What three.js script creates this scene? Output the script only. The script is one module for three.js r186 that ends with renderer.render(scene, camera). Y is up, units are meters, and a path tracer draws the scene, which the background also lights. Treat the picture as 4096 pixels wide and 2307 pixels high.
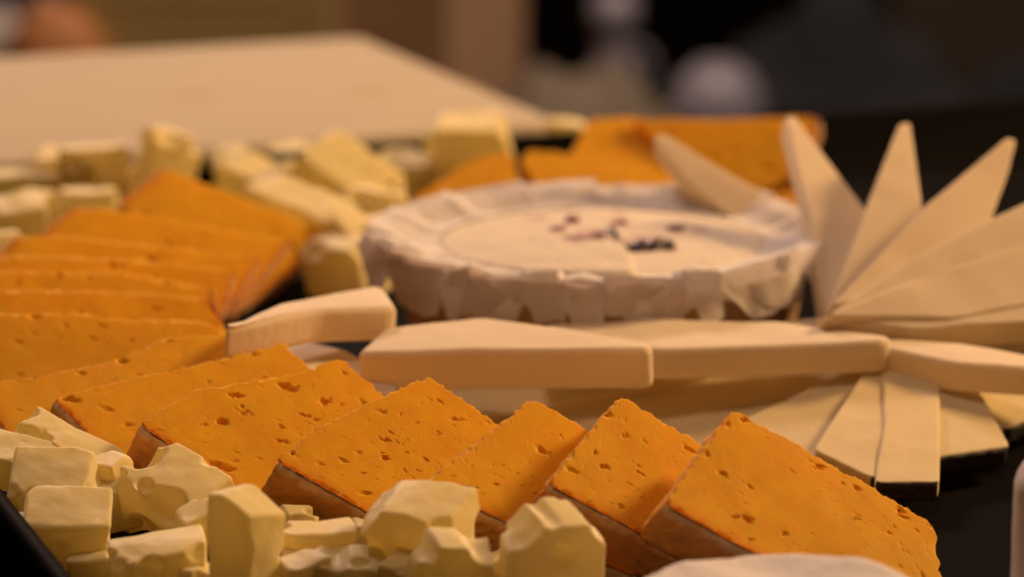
import * as THREE from 'three';
import { RoundedBoxGeometry } from 'three/addons/geometries/RoundedBoxGeometry.js';
import { RectAreaLightUniformsLib } from 'three/addons/lights/RectAreaLightUniformsLib.js';

// ---------------------------------------------------------------- camera, room glow, lamps, exposure
const scene = new THREE.Scene();
const camera = new THREE.PerspectiveCamera(11, 1024 / 576, 0.02, 30);
camera.position.set(0, 0.202, 0.782);
camera.rotation.set(THREE.MathUtils.degToRad(-13.2), 0, 0);
camera.focus = 0.635;
camera.userData.fStop = 10.5;
scene.background = new THREE.Color().setRGB(0.055, 0.031, 0.016);   // dim, warm glow of the rest of the room
const renderer = new THREE.WebGLRenderer({ antialias: true });
renderer.setSize(1024, 576);
renderer.toneMapping = THREE.LinearToneMapping;
renderer.toneMappingExposure = 1.35;
renderer.shadowMap.enabled = true;
RectAreaLightUniformsLib.init();

// ---------------------------------------------------------------- small helpers
const V3 = (x, y, z) => new THREE.Vector3(x, y, z);
const mmv = ([x, y, z]) => V3(x / 1000, y / 1000, z / 1000);
const used = {};
function numbered(name) { const n = used[name] = (used[name] ?? -1) + 1; return n ? `${name}_${String(n).padStart(3, '0')}` : name; }
function tag(o, label, category, group) { o.userData.label = label; o.userData.category = category; if (group) o.userData.group = group; return o; }
function thing(name, label, category, group, at = V3(0, 0, 0)) {
  const g = new THREE.Group(); g.name = numbered(name); g.position.copy(at); scene.add(g); return tag(g, label, category, group);
}
function part(name, geo, mat, parent) { const m = new THREE.Mesh(geo, mat); m.name = name; m.castShadow = m.receiveShadow = true; parent.add(m); return m; }
function solo(name, geo, mat, label, category, group, at) {
  const m = part(numbered(name), geo, mat, scene); if (at) m.position.copy(at); return tag(m, label, category, group);
}
function structure(name, geo, mat, label) { const m = part(name, geo, mat, scene); m.userData.kind = 'structure'; m.userData.label = label; return m; }
function rng(seed) { let s = seed * 2654435761 >>> 0 || 1; return () => { s ^= s << 13; s >>>= 0; s ^= s >>> 17; s ^= s << 5; s >>>= 0; return s / 4294967296; }; }
function hash3(x, y, z) { let h = Math.imul(x, 374761393) ^ Math.imul(y, 668265263) ^ Math.imul(z, 2147483647 - 1274126177); h = Math.imul(h ^ h >>> 13, 1274126177); h ^= h >>> 16; return (h >>> 0) / 4294967296; }
function noise(x, y, z) {                                              // value noise, -1 .. 1
  const X = Math.floor(x), Y = Math.floor(y), Z = Math.floor(z); let u = x - X, v = y - Y, w = z - Z;
  u = u * u * (3 - 2 * u); v = v * v * (3 - 2 * v); w = w * w * (3 - 2 * w);
  const L = (a, b, t) => a + (b - a) * t, h = (i, j, k) => hash3(X + i, Y + j, Z + k);
  return 2 * L(L(L(h(0, 0, 0), h(1, 0, 0), u), L(h(0, 1, 0), h(1, 1, 0), u), v), L(L(h(0, 0, 1), h(1, 0, 1), u), L(h(0, 1, 1), h(1, 1, 1), u), v), w) - 1;
}
const fbm = (x, y, z, n = 3) => { let a = 1, s = 0; for (let i = 0; i < n; i++) { s += a * noise(x, y, z); x = x * 2.03 + 7.1; y = y * 2.03 + 3.7; z = z * 2.03 + 5.3; a *= 0.5; } return s; };
const smooth = (a, b, x) => { const t = Math.min(1, Math.max(0, (x - a) / (b - a))); return t * t * (3 - 2 * t); };

// ---------------------------------------------------------------- textures and materials
function grayTexture(size, f, repeat) {
  const d = new Uint8Array(size * size * 4);
  for (let j = 0; j < size; j++) for (let i = 0; i < size; i++) { const v = Math.max(0, Math.min(255, f(i / size, j / size) * 255)); d.set([v, v, v, 255], (j * size + i) * 4); }
  const t = new THREE.DataTexture(d, size, size); t.wrapS = t.wrapT = THREE.RepeatWrapping; t.magFilter = THREE.LinearFilter; t.minFilter = THREE.LinearMipmapLinearFilter; t.generateMipmaps = true;
  t.repeat.set(repeat, repeat); t.needsUpdate = true; return t;
}
function tiled(f, n) {                                                 // noise that wraps: blends over the border
  return (u, v) => { const a = f(u * n, v * n), b = f((u - 1) * n, v * n), c = f(u * n, (v - 1) * n), d = f((u - 1) * n, (v - 1) * n), s = smooth(0.75, 1, u), t = smooth(0.75, 1, v); return (a * (1 - s) + b * s) * (1 - t) + (c * (1 - s) + d * s) * t; };
}
const curd = grayTexture(512, tiled((x, y) => 0.5 + 0.22 * fbm(x, y, 1.5, 5) + 0.1 * noise(x * 9, y * 3, 4), 14), 1 / 0.03);      // a cut cheese face, with the drag of the knife
const waxy = grayTexture(512, tiled((x, y) => 0.5 + 0.25 * fbm(x, y, 7.5, 4), 8), 1 / 0.03);
const crust = grayTexture(512, tiled((x, y) => 0.5 + 0.3 * fbm(x, y, 2.5, 5), 22), 1 / 0.03);
const fibre = grayTexture(512, tiled((x, y) => 0.5 + 0.2 * fbm(x, y * 2, 3.5, 4), 30), 1 / 0.03);
const weave = grayTexture(256, (u, v) => 0.5 + 0.25 * Math.sin(u * Math.PI * 64) * Math.sin(v * Math.PI * 64) + 0.2 * hash3(Math.floor(u * 256), Math.floor(v * 256), 3), 1 / 0.05);
function mat(r, g, b, o = {}) { const m = new THREE.MeshPhysicalMaterial({ roughness: 0.6, side: THREE.DoubleSide, ...o }); m.color.setRGB(r, g, b); return m; }
const M = {
  orange: mat(1, 1, 1, { vertexColors: true, roughness: 1, clearcoat: 0.12, clearcoatRoughness: 0.4, specularIntensity: 0.4, transmission: 0.35, bumpMap: curd, bumpScale: 0.0001 }),
  rind: mat(1, 1, 1, { vertexColors: true, roughness: 0.75, bumpMap: crust, bumpScale: 0.0004 }),
  petal: mat(0.88, 0.75, 0.54, { roughness: 1, clearcoat: 0.15, clearcoatRoughness: 0.5, transmission: 0.42, bumpMap: curd, bumpScale: 0.00007 }),
  lower: mat(0.87, 0.73, 0.42, { roughness: 1, clearcoat: 0.25, clearcoatRoughness: 0.4, transmission: 0.4, bumpMap: waxy, bumpScale: 0.0002 }),
  blackRind: mat(0.035, 0.022, 0.014, { roughness: 0.7, bumpMap: crust, bumpScale: 0.0006 }),
  chunk: mat(0.92, 0.8, 0.4, { roughness: 1, clearcoat: 0.2, clearcoatRoughness: 0.36, transmission: 0.48, bumpMap: waxy, bumpScale: 0.00008 }),
  bloom: mat(1, 1, 1, { vertexColors: true, roughness: 0.9, bumpMap: crust, bumpScale: 0.0004 }),
  whiteRind: mat(0.6, 0.56, 0.55, { roughness: 0.9, bumpMap: waxy, bumpScale: 0.0003 }),
  paper: mat(0.86, 0.8, 0.77, { roughness: 1, transmission: 0.55, bumpMap: fibre, bumpScale: 0.00008 }),
  box: mat(0.45, 0.27, 0.13, { roughness: 0.85 }),
  berry: mat(0.035, 0.012, 0.03, { roughness: 0.35, clearcoat: 0.3, clearcoatRoughness: 0.3 }),
  berrySkin: mat(0.22, 0.05, 0.07, { roughness: 0.5 }),
  tray: mat(0.006, 0.0055, 0.0055, { roughness: 0.6, ior: 1.06 }),
  table: mat(0.006, 0.006, 0.006, { roughness: 1, ior: 1.08, bumpMap: weave, bumpScale: 0.0002 }),
  floor: mat(0.009, 0.009, 0.01, { roughness: 1, ior: 1.08 }),
  board: mat(1, 1, 1, { roughness: 0.95, specularIntensity: 0.15 }),
};

// ---------------------------------------------------------------- cheese slices: a slab drawn by the corners of its upper face (mm)
function outline(P, r) {
  const n = V3(0, 0, 0), c = V3(0, 0, 0); P.forEach((p, i) => { const q = P[(i + 1) % P.length]; n.x += (p.y - q.y) * (p.z + q.z); n.y += (p.z - q.z) * (p.x + q.x); n.z += (p.x - q.x) * (p.y + q.y); c.add(p); });
  n.normalize(); c.divideScalar(P.length);
  const u = P[1].clone().sub(P[0]).addScaledVector(n, -n.dot(P[1].clone().sub(P[0]))).normalize(), v = n.clone().cross(u);
  const F = P.map((p) => { const d = p.clone().sub(c); return [d.dot(u) * 1000, d.dot(v) * 1000]; }), N = F.length, dense = [];
  for (let i = 0; i < N; i++) {                                        // each corner a small curve, each side straight
    const a = F[(i + N - 1) % N], b = F[i], d = F[(i + 1) % N], la = Math.hypot(a[0] - b[0], a[1] - b[1]), lb = Math.hypot(d[0] - b[0], d[1] - b[1]), q = Math.min(r, la * 0.45, lb * 0.45);
    const s = [b[0] + (a[0] - b[0]) * q / la, b[1] + (a[1] - b[1]) * q / la], e = [b[0] + (d[0] - b[0]) * q / lb, b[1] + (d[1] - b[1]) * q / lb];
    for (let k = 0; k <= 8; k++) { const t = k / 8; dense.push([(1 - t) ** 2 * s[0] + 2 * t * (1 - t) * b[0] + t * t * e[0], (1 - t) ** 2 * s[1] + 2 * t * (1 - t) * b[1] + t * t * e[1], t < 0.5 ? (i + N - 1) % N : i]); }
  }
  return { n, c, u, v, dense };
}
function resample(dense, M_) {
  const L = [0]; for (let i = 0; i < dense.length; i++) { const a = dense[i], b = dense[(i + 1) % dense.length]; L.push(L[i] + Math.hypot(b[0] - a[0], b[1] - a[1])); }
  const out = []; let j = 0;
  for (let k = 0; k < M_; k++) { const s = L[L.length - 1] * k / M_; while (L[j + 1] < s) j++; const a = dense[j], b = dense[(j + 1) % dense.length], t = (s - L[j]) / (L[j + 1] - L[j] || 1); out.push([a[0] + (b[0] - a[0]) * t, a[1] + (b[1] - a[1]) * t, a[2]]); }
  out.forEach((p, k) => { const a = out[(k + M_ - 2) % M_], b = out[(k + 2) % M_], x = b[1] - a[1], y = a[0] - b[0], l = Math.hypot(x, y) || 1; p[3] = x / l; p[4] = y / l; });
  return out;
}
function pitDepth(x, y, seed, amount) {                                // irregular eyes and cracks in the paste, depth in mm
  let d = 0; const wx = x + 0.55 * noise(x * 1.1, y * 1.1, seed) + 0.25 * noise(x * 3, y * 3, seed + 9), wy = y + 0.55 * noise(x * 1.1, y * 1.1, seed + 4) + 0.25 * noise(x * 3, y * 3, seed + 5);
  for (const [cell, chance, r0, r1, deep] of [[13, 0.4 * amount, 0.5, 0.95, 1.1], [4.4, 0.46 * amount, 0.18, 0.55, 0.75], [2.1, 0.4 * amount, 0.1, 0.26, 0.4]]) {
    const X = Math.floor(wx / cell), Y = Math.floor(wy / cell);
    for (let j = -1; j <= 1; j++) for (let i = -1; i <= 1; i++) {
      const a = X + i, b = Y + j; if (hash3(a, b, seed * 7 + 1) > chance * (1 + 1.1 * noise(a * cell * 0.11, b * cell * 0.11, seed * 3.3))) continue;
      const cx = (a + 0.15 + 0.7 * hash3(a, b, seed * 7 + 2)) * cell, cy = (b + 0.15 + 0.7 * hash3(a, b, seed * 7 + 3)) * cell, R = r0 + (r1 - r0) * hash3(a, b, seed * 7 + 4) ** 2, an = (hash3(a, b, seed * 7 + 5) - 0.5) * 0.9, el = 1.3 + 3 * hash3(a, b, seed * 7 + 6) ** 1.5;
      const dx = wx - cx, dy = wy - cy, p = (dx * Math.cos(an) + dy * Math.sin(an)) / (R * el), q = (-dx * Math.sin(an) + dy * Math.cos(an)) / R, m = Math.hypot(p, q);
      if (m < 1.15) d = Math.max(d, deep * Math.min(1, R / 0.8 + 0.25) * (1 - smooth(0.3, 1.12, m)));
    }
  }
  return d;
}
function slab(P, t, o) {
  const { seed = 1, r = 1.5, bevel = 0.5, crumb = 0.15, pits = 0, rings = 30, segs = 160, wave = 0.15, tint, edges = [] } = o;
  const fr = outline(P.map(mmv), r), B = resample(fr.dense, segs), pos = [], col = [], uv = [], idx = [];
  const near = edges.length ? B.filter((b) => edges.includes(b[2])) : [];
  const put = (x, y, w, shift = 0, bx = 0, by = 0) => {
    const p = fr.c.clone().addScaledVector(fr.u, x / 1000).addScaledVector(fr.v, y / 1000).addScaledVector(fr.n, -w / 1000); pos.push(p.x, p.y, p.z);
    uv.push((x + bx * shift) / 1000 + seed * 0.0137, (y + by * shift) / 1000 + seed * 0.0071);
    if (tint) { let m = 99; for (const b of near) m = Math.min(m, (b[0] - x) ** 2 + (b[1] - y) ** 2); col.push(...tint(Math.sqrt(m), x, y, w, seed)); }
  };
  const rows = [];
  for (let i = 1; i <= rings; i++) rows.push(['top', (i / rings)]);
  for (let i = 1; i <= 6; i++) rows.push(['bev', i / 6 * Math.PI / 2]);
  const ns = Math.max(4, Math.round(t / (crumb > 0.2 ? 0.8 : 1.6))); for (let i = 1; i < ns; i++) rows.push(['side', bevel + (t - 2 * bevel) * i / ns]);
  for (let i = 4; i >= 0; i--) rows.push(['low', i / 4 * Math.PI / 2]);
  for (let i = 2; i >= 1; i--) rows.push(['bot', i / 3]);
  const nick = (x, y, w) => crumb * (fbm(x * 0.9 + seed, y * 0.9, w * 0.9, 3) + 1.4 * Math.max(0, noise(x * 0.55, y * 0.55 + seed * 3, w * 0.4) - 0.25)) ;
  const dep = (x, y) => (pits ? pitDepth(x, y, seed, pits) : 0) + wave * fbm(x * 0.07, y * 0.07, seed * 1.7, 2);
  put(0, 0, dep(0, 0));
  for (const [kind, k] of rows) for (let j = 0; j < segs; j++) {
    const [bx, by, , nx, ny] = B[j]; let ins = 0, w = 0, sc = 1;
    if (kind === 'top') { sc = k; ins = bevel * k; } else if (kind === 'bev') { ins = bevel * (1 - Math.sin(k)); w = bevel * (1 - Math.cos(k)); } else if (kind === 'side') { w = k; } else if (kind === 'low') { ins = bevel * (1 - Math.sin(k)); w = t - bevel * (1 - Math.cos(k)); } else { sc = k; ins = bevel * k; w = t; }
    const rim = smooth(0.85, 1, sc); ins += rim * nick(bx, by, w);
    const x = bx * sc - nx * ins, y = by * sc - ny * ins;
    const face = kind === 'top' || kind === 'bev'; if (face) w += dep(x, y) * (kind === 'bev' ? 1 - k * 0.5 : 1);
    put(x, y, w, face ? 0 : w, nx, ny);
  }
  const R = rows.length; put(0, 0, t);
  for (let j = 0; j < segs; j++) {
    const j1 = (j + 1) % segs; idx.push(0, 1 + j, 1 + j1);
    for (let i = 0; i < R - 1; i++) { const a = 1 + i * segs + j, b = 1 + i * segs + j1, c = a + segs, d = b + segs; idx.push(a, c, b, b, c, d); }
    idx.push(1 + (R - 1) * segs + j, 1 + R * segs, 1 + (R - 1) * segs + j1);
  }
  const base = lowest(pos), g = new THREE.BufferGeometry(); g.setAttribute('position', new THREE.Float32BufferAttribute(pos.map((v, i) => v - base.getComponent(i % 3)), 3)); g.setAttribute('uv', new THREE.Float32BufferAttribute(uv, 2));
  if (tint) g.setAttribute('color', new THREE.Float32BufferAttribute(col, 3)); g.setIndex(idx); g.computeVertexNormals();
  return { g, base, fr, B, t };
}
function lowest(pos) { let x = 0, z = 0, y = 1e9; for (let i = 0; i < pos.length; i += 3) { x += pos[i]; y = Math.min(y, pos[i + 1]); z += pos[i + 2]; } return V3(x * 3 / pos.length, y, z * 3 / pos.length); }
function strip(S, edges, o) {                                           // rind along some sides of a slab
  const { seed = 1, thick = 1.6, over = 0.25, rough = 0.2, tint } = o, { B, fr, t } = S, n = B.length;
  let k0 = B.findIndex((b, k) => edges.includes(b[2]) && !edges.includes(B[(k + n - 1) % n][2])); if (k0 < 0) k0 = 0;
  const path = []; for (let k = 0; k < n; k++) { const b = B[(k0 + k) % n]; if (!edges.includes(b[2])) break; path.push(b); }
  const loop = []; const NW = 16; for (let i = 0; i <= NW; i++) { const f = i / NW, w = -over + (t + 2 * over) * f; loop.push([thick * (0.35 + 0.65 * Math.min(1, Math.sin(Math.PI * f) * 2.2)) , w]); }
  for (let i = 1; i < 5; i++) loop.push([-0.35, t + over - (t + 2 * over) * i / 5]);
  const m = loop.length, pos = [], col = [], uv = [], idx = [];
  path.forEach(([x, y, , nx, ny], k) => loop.forEach(([q, w]) => {
    const end = Math.min(k, path.length - 1 - k) < 1 ? 0.6 : 1, a = q > 0 ? q * end * (1 + rough * fbm(x * 0.5, y * 0.5, w * 0.5 + seed, 3)) + 0.4 * rough * noise(x * 1.7, y * 1.7, w * 1.7 + seed) : q, ww = w + 0.25 * rough * noise(x * 1.1, y * 1.1, seed + q);
    const p = fr.c.clone().addScaledVector(fr.u, (x + nx * a) / 1000).addScaledVector(fr.v, (y + ny * a) / 1000).addScaledVector(fr.n, -ww / 1000).sub(S.base); pos.push(p.x, p.y, p.z); uv.push((x + y) / 1000, (w + q) / 1000);
    if (tint) col.push(...tint(x, y, w, q, seed));
  }));
  for (let k = 0; k < path.length - 1; k++) for (let i = 0; i < m; i++) { const a = k * m + i, b = k * m + (i + 1) % m; idx.push(a, b, a + m, b, b + m, a + m); }
  for (const k of [0, path.length - 1]) for (let i = 1; i < m - 1; i++) idx.push(k * m, k * m + (k ? i + 1 : i), k * m + (k ? i : i + 1));
  const g = new THREE.BufferGeometry(); g.setAttribute('position', new THREE.Float32BufferAttribute(pos, 3)); g.setAttribute('uv', new THREE.Float32BufferAttribute(uv, 2)); if (tint) g.setAttribute('color', new THREE.Float32BufferAttribute(col, 3));
  g.setIndex(idx); g.computeVertexNormals(); return g;
}
// the paste is deeper orange in a thin ripened band under the rind, and a little uneven
const pasteTint = (d, x, y, w, s) => { const k = 0.55 * (1 - smooth(0.3, 3.2, d + 0.5 * noise(x * 0.6, y * 0.6, s))), b = 1 + 0.05 * fbm(x * 0.25, y * 0.25, s, 3), e = 1 + 0.07 * fbm(x * 0.5, y * 0.5, s + 9, 4); return [(0.9 - 0.12 * k) * b, (0.495 - 0.23 * k) * b * e, (0.02 - 0.006 * k) * b]; };
const rindTint = (x, y, w, q, s) => { const c = smooth(1.9, 0.6, w + 0.8 * fbm(x * 0.9, y * 0.9, s, 3)), f = smooth(0.45, 0.95, fbm(x * 0.5 + 3, y * 0.5 + w * 0.5, s + 5, 4)) * 0.16, k = Math.max(c * 0.85, f), b = 1 + 0.14 * fbm(x * 0.7, y * 0.7, w * 0.7 + s, 3); return [(0.78 + 0.08 * k) * b, (0.33 + 0.26 * k) * b, (0.08 + 0.28 * k) * b]; };
function orangeSlice(label, P, t, edges, o = {}) {
  const S = slab(P, t, { pits: 1, crumb: 0.5, bevel: 0.45, r: 2, tint: pasteTint, edges, rings: 56, segs: 230, wave: 0.25, ...o });
  const g = thing('orange_cheese_slice', label, 'cheese slice', o.group, S.base);
  part('paste', S.g, M.orange, g);
  for (const e of o.rinds ?? [edges]) if (e.length) part('rind', strip(S, e, { seed: o.seed, tint: rindTint, ...o.skin }), M.rind, g);
}
function petalSlice(label, P, t, o = {}) {
  const S = slab(P, t, { crumb: 0.09, bevel: 0.7, r: 2.2, rings: 30, segs: 200, wave: 0.3, edges: o.rind ?? [], ...o });
  const g = thing('white_cheese_slice', label, 'cheese slice', o.group, S.base);
  part('paste', S.g, o.low ? M.lower : M.petal, g);
  if (o.rind) part('rind', strip(S, o.rind, { seed: o.seed, thick: 0.8, over: 0.05, rough: 0.25 }), M.blackRind, g);
}

// ---------------------------------------------------------------- cheese chunks: a cut block with holes, meshed from its distance field
function surfaceNet(f, lo, hi, step) {
  const n = [0, 1, 2].map((k) => Math.ceil((hi[k] - lo[k]) / step) + 1), val = new Float32Array(n[0] * n[1] * n[2]), at = (i, j, k) => (k * n[1] + j) * n[0] + i;
  for (let k = 0; k < n[2]; k++) for (let j = 0; j < n[1]; j++) for (let i = 0; i < n[0]; i++) val[at(i, j, k)] = f(lo[0] + i * step, lo[1] + j * step, lo[2] + k * step);
  const id = new Int32Array(val.length).fill(-1), pos = [], idx = [];
  for (let k = 0; k < n[2] - 1; k++) for (let j = 0; j < n[1] - 1; j++) for (let i = 0; i < n[0] - 1; i++) {
    let cnt = 0, x = 0, y = 0, z = 0;
    for (let e = 0; e < 12; e++) {
      const ax = e >> 2, b = e & 1, c = e >> 1 & 1, p = [0, 0, 0]; p[(ax + 1) % 3] = b; p[(ax + 2) % 3] = c; const q = [...p]; q[ax] = 1;
      const va = val[at(i + p[0], j + p[1], k + p[2])], vb = val[at(i + q[0], j + q[1], k + q[2])];
      if ((va < 0) !== (vb < 0)) { const t = va / (va - vb); cnt++; x += p[0] + (q[0] - p[0]) * t; y += p[1] + (q[1] - p[1]) * t; z += p[2] + (q[2] - p[2]) * t; }
    }
    if (cnt) { id[at(i, j, k)] = pos.length / 3; pos.push(lo[0] + (i + x / cnt) * step, lo[1] + (j + y / cnt) * step, lo[2] + (k + z / cnt) * step); }
  }
  for (let k = 1; k < n[2] - 1; k++) for (let j = 1; j < n[1] - 1; j++) for (let i = 1; i < n[0] - 1; i++) for (let ax = 0; ax < 3; ax++) {
    const d = [0, 0, 0]; d[ax] = 1; const a = val[at(i, j, k)] < 0, b = val[at(i + d[0], j + d[1], k + d[2])] < 0; if (a === b) continue;
    const u = [0, 0, 0], v = [0, 0, 0]; u[(ax + 1) % 3] = 1; v[(ax + 2) % 3] = 1;
    const c = [id[at(i, j, k)], id[at(i - u[0], j - u[1], k - u[2])], id[at(i - u[0] - v[0], j - u[1] - v[1], k - u[2] - v[2])], id[at(i - v[0], j - v[1], k - v[2])]];
    if (a) idx.push(c[0], c[1], c[2], c[0], c[2], c[3]); else idx.push(c[0], c[2], c[1], c[0], c[3], c[2]);
  }
  const nor = []; const e = step * 0.6;
  for (let i = 0; i < pos.length; i += 3) { const [x, y, z] = [pos[i], pos[i + 1], pos[i + 2]], g = V3(f(x + e, y, z) - f(x - e, y, z), f(x, y + e, z) - f(x, y - e, z), f(x, y, z + e) - f(x, y, z - e)).normalize(); nor.push(g.x, g.y, g.z); }
  const uv = []; for (let i = 0; i < pos.length; i += 3) uv.push((pos[i] + 0.6 * pos[i + 2]) / 1000, (pos[i + 1] + 0.6 * pos[i + 2]) / 1000);
  const g = new THREE.BufferGeometry(); g.setAttribute('position', new THREE.Float32BufferAttribute(pos.map((p) => p / 1000), 3)); g.setAttribute('normal', new THREE.Float32BufferAttribute(nor, 3)); g.setAttribute('uv', new THREE.Float32BufferAttribute(uv, 2)); g.setIndex(idx); return g;
}
// at: centre (mm); size: full sides (mm); turn: yaw, pitch, roll in degrees; bites: spheres [x, y, z, radius] in half sides / mm; cuts: planes [nx, ny, nz, d] that slice pieces off (mm)
function chunk(label, at, size, turn, o = {}) {
  const { seed = 1, bites = [], cuts = [], grooves = [], eyes = 3, step = 0.55, round = 0.65, warp = 0.45, chips = 2, notches = 3, shear = 0.2, group = 'pale cheese chunks in the front corner of the tray' } = o, R = rng(seed + 11), h = size.map((s) => s / 2);
  const balls = bites.map(([x, y, z, r]) => [x * h[0], y * h[1], z * h[2], r]);
  for (let i = 0; i < eyes; i++) { const p = [R() * 2 - 1, R() * 2 - 1, R() * 2 - 1], m = Math.floor(R() * 3); p[m] = m ? 1.06 : p[m] < 0 ? -1.06 : 1.06; balls.push([p[0] * h[0], p[1] * h[1], p[2] * h[2], 0.5 + 1.9 * R() ** 2]); }
  for (let i = 0; i < notches; i++) { const m = Math.floor(R() * 3), p = [0, 0, 0].map((_, k) => k === m ? R() * 2 - 1 : R() < 0.5 ? -1.02 : 1.02); balls.push([p[0] * h[0], p[1] * h[1], p[2] * h[2], (0.16 + 0.2 * R()) * Math.min(...size) + 0.5]); }
  const planes = cuts.slice(); for (let i = 0; i < chips; i++) { const v = V3(R() * 2 - 1, R() * 1.2 - 0.3, R() * 2 - 1).normalize(), reach = Math.abs(v.x) * h[0] + Math.abs(v.y) * h[1] + Math.abs(v.z) * h[2]; planes.push([v.x, v.y, v.z, reach * (0.74 + 0.14 * R())]); }
  const sx = (R() - 0.5) * shear * 2, sy = (R() - 0.5) * shear * 2, sz = (R() - 0.5) * shear * 2;
  const f = (x0, y0, z0) => {
    const q = 0.085, x = x0 + warp * fbm(x0 * q, y0 * q + seed, z0 * q, 2), y = y0 + warp * fbm(x0 * q + 9, y0 * q, z0 * q + seed, 2), z = z0 + warp * fbm(x0 * q + seed, y0 * q + 5, z0 * q, 2);
    const X = x + sx * y, Y = y + sy * z, Z = z + sz * x, w = 0.35 * fbm(x * 0.13, y * 0.13, z * 0.13 + seed, 2);
    const qx = Math.abs(X + w) - h[0] + round, qy = Math.abs(Y + w) - h[1] + round, qz = Math.abs(Z - w) - h[2] + round;
    let d = Math.hypot(Math.max(qx, 0), Math.max(qy, 0), Math.max(qz, 0)) + Math.min(Math.max(qx, qy, qz), 0) - round;
    const smax = (a, b, k) => { const t = Math.max(k - Math.abs(a - b), 0) / k; return Math.max(a, b) + t * t * k * 0.25; };
    for (const [nx, ny, nz, c] of planes) { const l = Math.hypot(nx, ny, nz); d = smax(d, (nx * x + ny * y + nz * z) / l - c + 0.5 * w, 0.8); }
    for (const [gx, gy, r] of grooves) d = smax(d, r + 0.3 * noise(x * 0.3, y * 0.3, z * 0.3 + seed) - Math.hypot(x - gx * h[0] - 0.15 * z, y - gy * h[1]), 1.1);
    for (const [cx, cy, cz, r] of balls) d = smax(d, r + 0.35 * noise(x * 0.4, y * 0.4, z * 0.4 + seed) - Math.hypot(x - cx, y - cy, z - cz), 0.6);
    return d + 0.05 * fbm(x * 0.5, y * 0.5, z * 0.5 + seed * 3, 2);
  };
  const g = surfaceNet(f, h.map((s) => -s * (1 + shear) - 2), h.map((s) => s * (1 + shear) + 2), step);
  const m = solo('cheese_chunk', g, M.chunk, label, 'cheese chunk', group, mmv(at));
  m.rotation.set(...[turn[1], turn[0], turn[2]].map(THREE.MathUtils.degToRad), 'XYZ'); return m;
}

// ================================================================ setting
structure('floor', new THREE.PlaneGeometry(16, 16).rotateX(-Math.PI / 2).translate(0, -0.76, -5), M.floor, 'dark floor of the room');
{ // dark table that carries the tray; its far edge runs just behind the tray, the board lies partly over it
  const g = new RoundedBoxGeometry(1.5, 0.03, 0.8, 3, 0.004), t = solo('table', g, M.table, 'dark table top under the black tray', 'table', undefined, V3(0.1710, -0.0212, -0.0008)); t.rotation.y = THREE.MathUtils.degToRad(22.00); t.userData.kind = 'structure';
}
{ // black serving tray: floor, sloping wall and lip of a rounded rectangle
  const t = thing('serving_tray', 'black rectangular serving tray that carries all the cheese', 'tray', undefined, V3(0.06, -0.006, 0.05));
  const turn = THREE.MathUtils.degToRad(22.00), hx = 0.33, hz = 0.24;
  const ring = (out, y, n = 160) => { const p = []; for (let i = 0; i < n; i++) { const a = i / n * Math.PI * 2, c = Math.cos(a), s = Math.sin(a), e = 0.06, x = Math.sign(c) * Math.abs(c) ** e * (hx + out), z = Math.sign(s) * Math.abs(s) ** e * (hz + out); p.push([x * Math.cos(turn) + z * Math.sin(turn) + 0.1597, y, -x * Math.sin(turn) + z * Math.cos(turn) + -0.0286]); } return p; };
  const skin = (rows, close) => { const n = rows[0].length, pos = rows.flat(2), idx = []; for (let r = 0; r < rows.length - 1; r++) for (let i = 0; i < n; i++) { const a = r * n + i, b = r * n + (i + 1) % n; idx.push(a, b, a + n, b, b + n, a + n); } if (close) { const c = pos.length / 3; pos.push(0.1597, rows[0][0][1], -0.0286); for (let i = 0; i < n; i++) idx.push(i, c, (i + 1) % n); } const g = new THREE.BufferGeometry(); g.setAttribute('position', new THREE.Float32BufferAttribute(pos, 3)); g.setAttribute('uv', new THREE.Float32BufferAttribute(pos.length / 3 * 2, 2)); g.setIndex(idx); g.computeVertexNormals(); return g.translate(-0.06, 0.006, -0.05); };
  part('tray_floor', skin([ring(-0.014, 0), ring(-0.05, 0)].concat([ring(-hz * 0.9, 0)]), false), M.tray, t);
  part('tray_floor', skin([ring(-hz * 0.9, 0), ring(-hz * 0.9, -0.004)], true), M.tray, t);
  part('tray_wall', skin([ring(-0.0145, 0.0002), ring(-0.012, 0.0008), ring(-0.009, 0.004), ring(-0.004, 0.0165)]), M.tray, t);
  part('tray_lip', skin([ring(-0.004, 0.0165), ring(-0.0034, 0.0188), ring(-0.0026, 0.0197), ring(-0.0013, 0.02), ring(0, 0.0196), ring(0.0006, 0.0186), ring(0.0007, 0.016), ring(-0.002, 0.0), ring(-0.012, -0.0055), ring(-0.05, -0.0055)]), M.tray, t);
}
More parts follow.
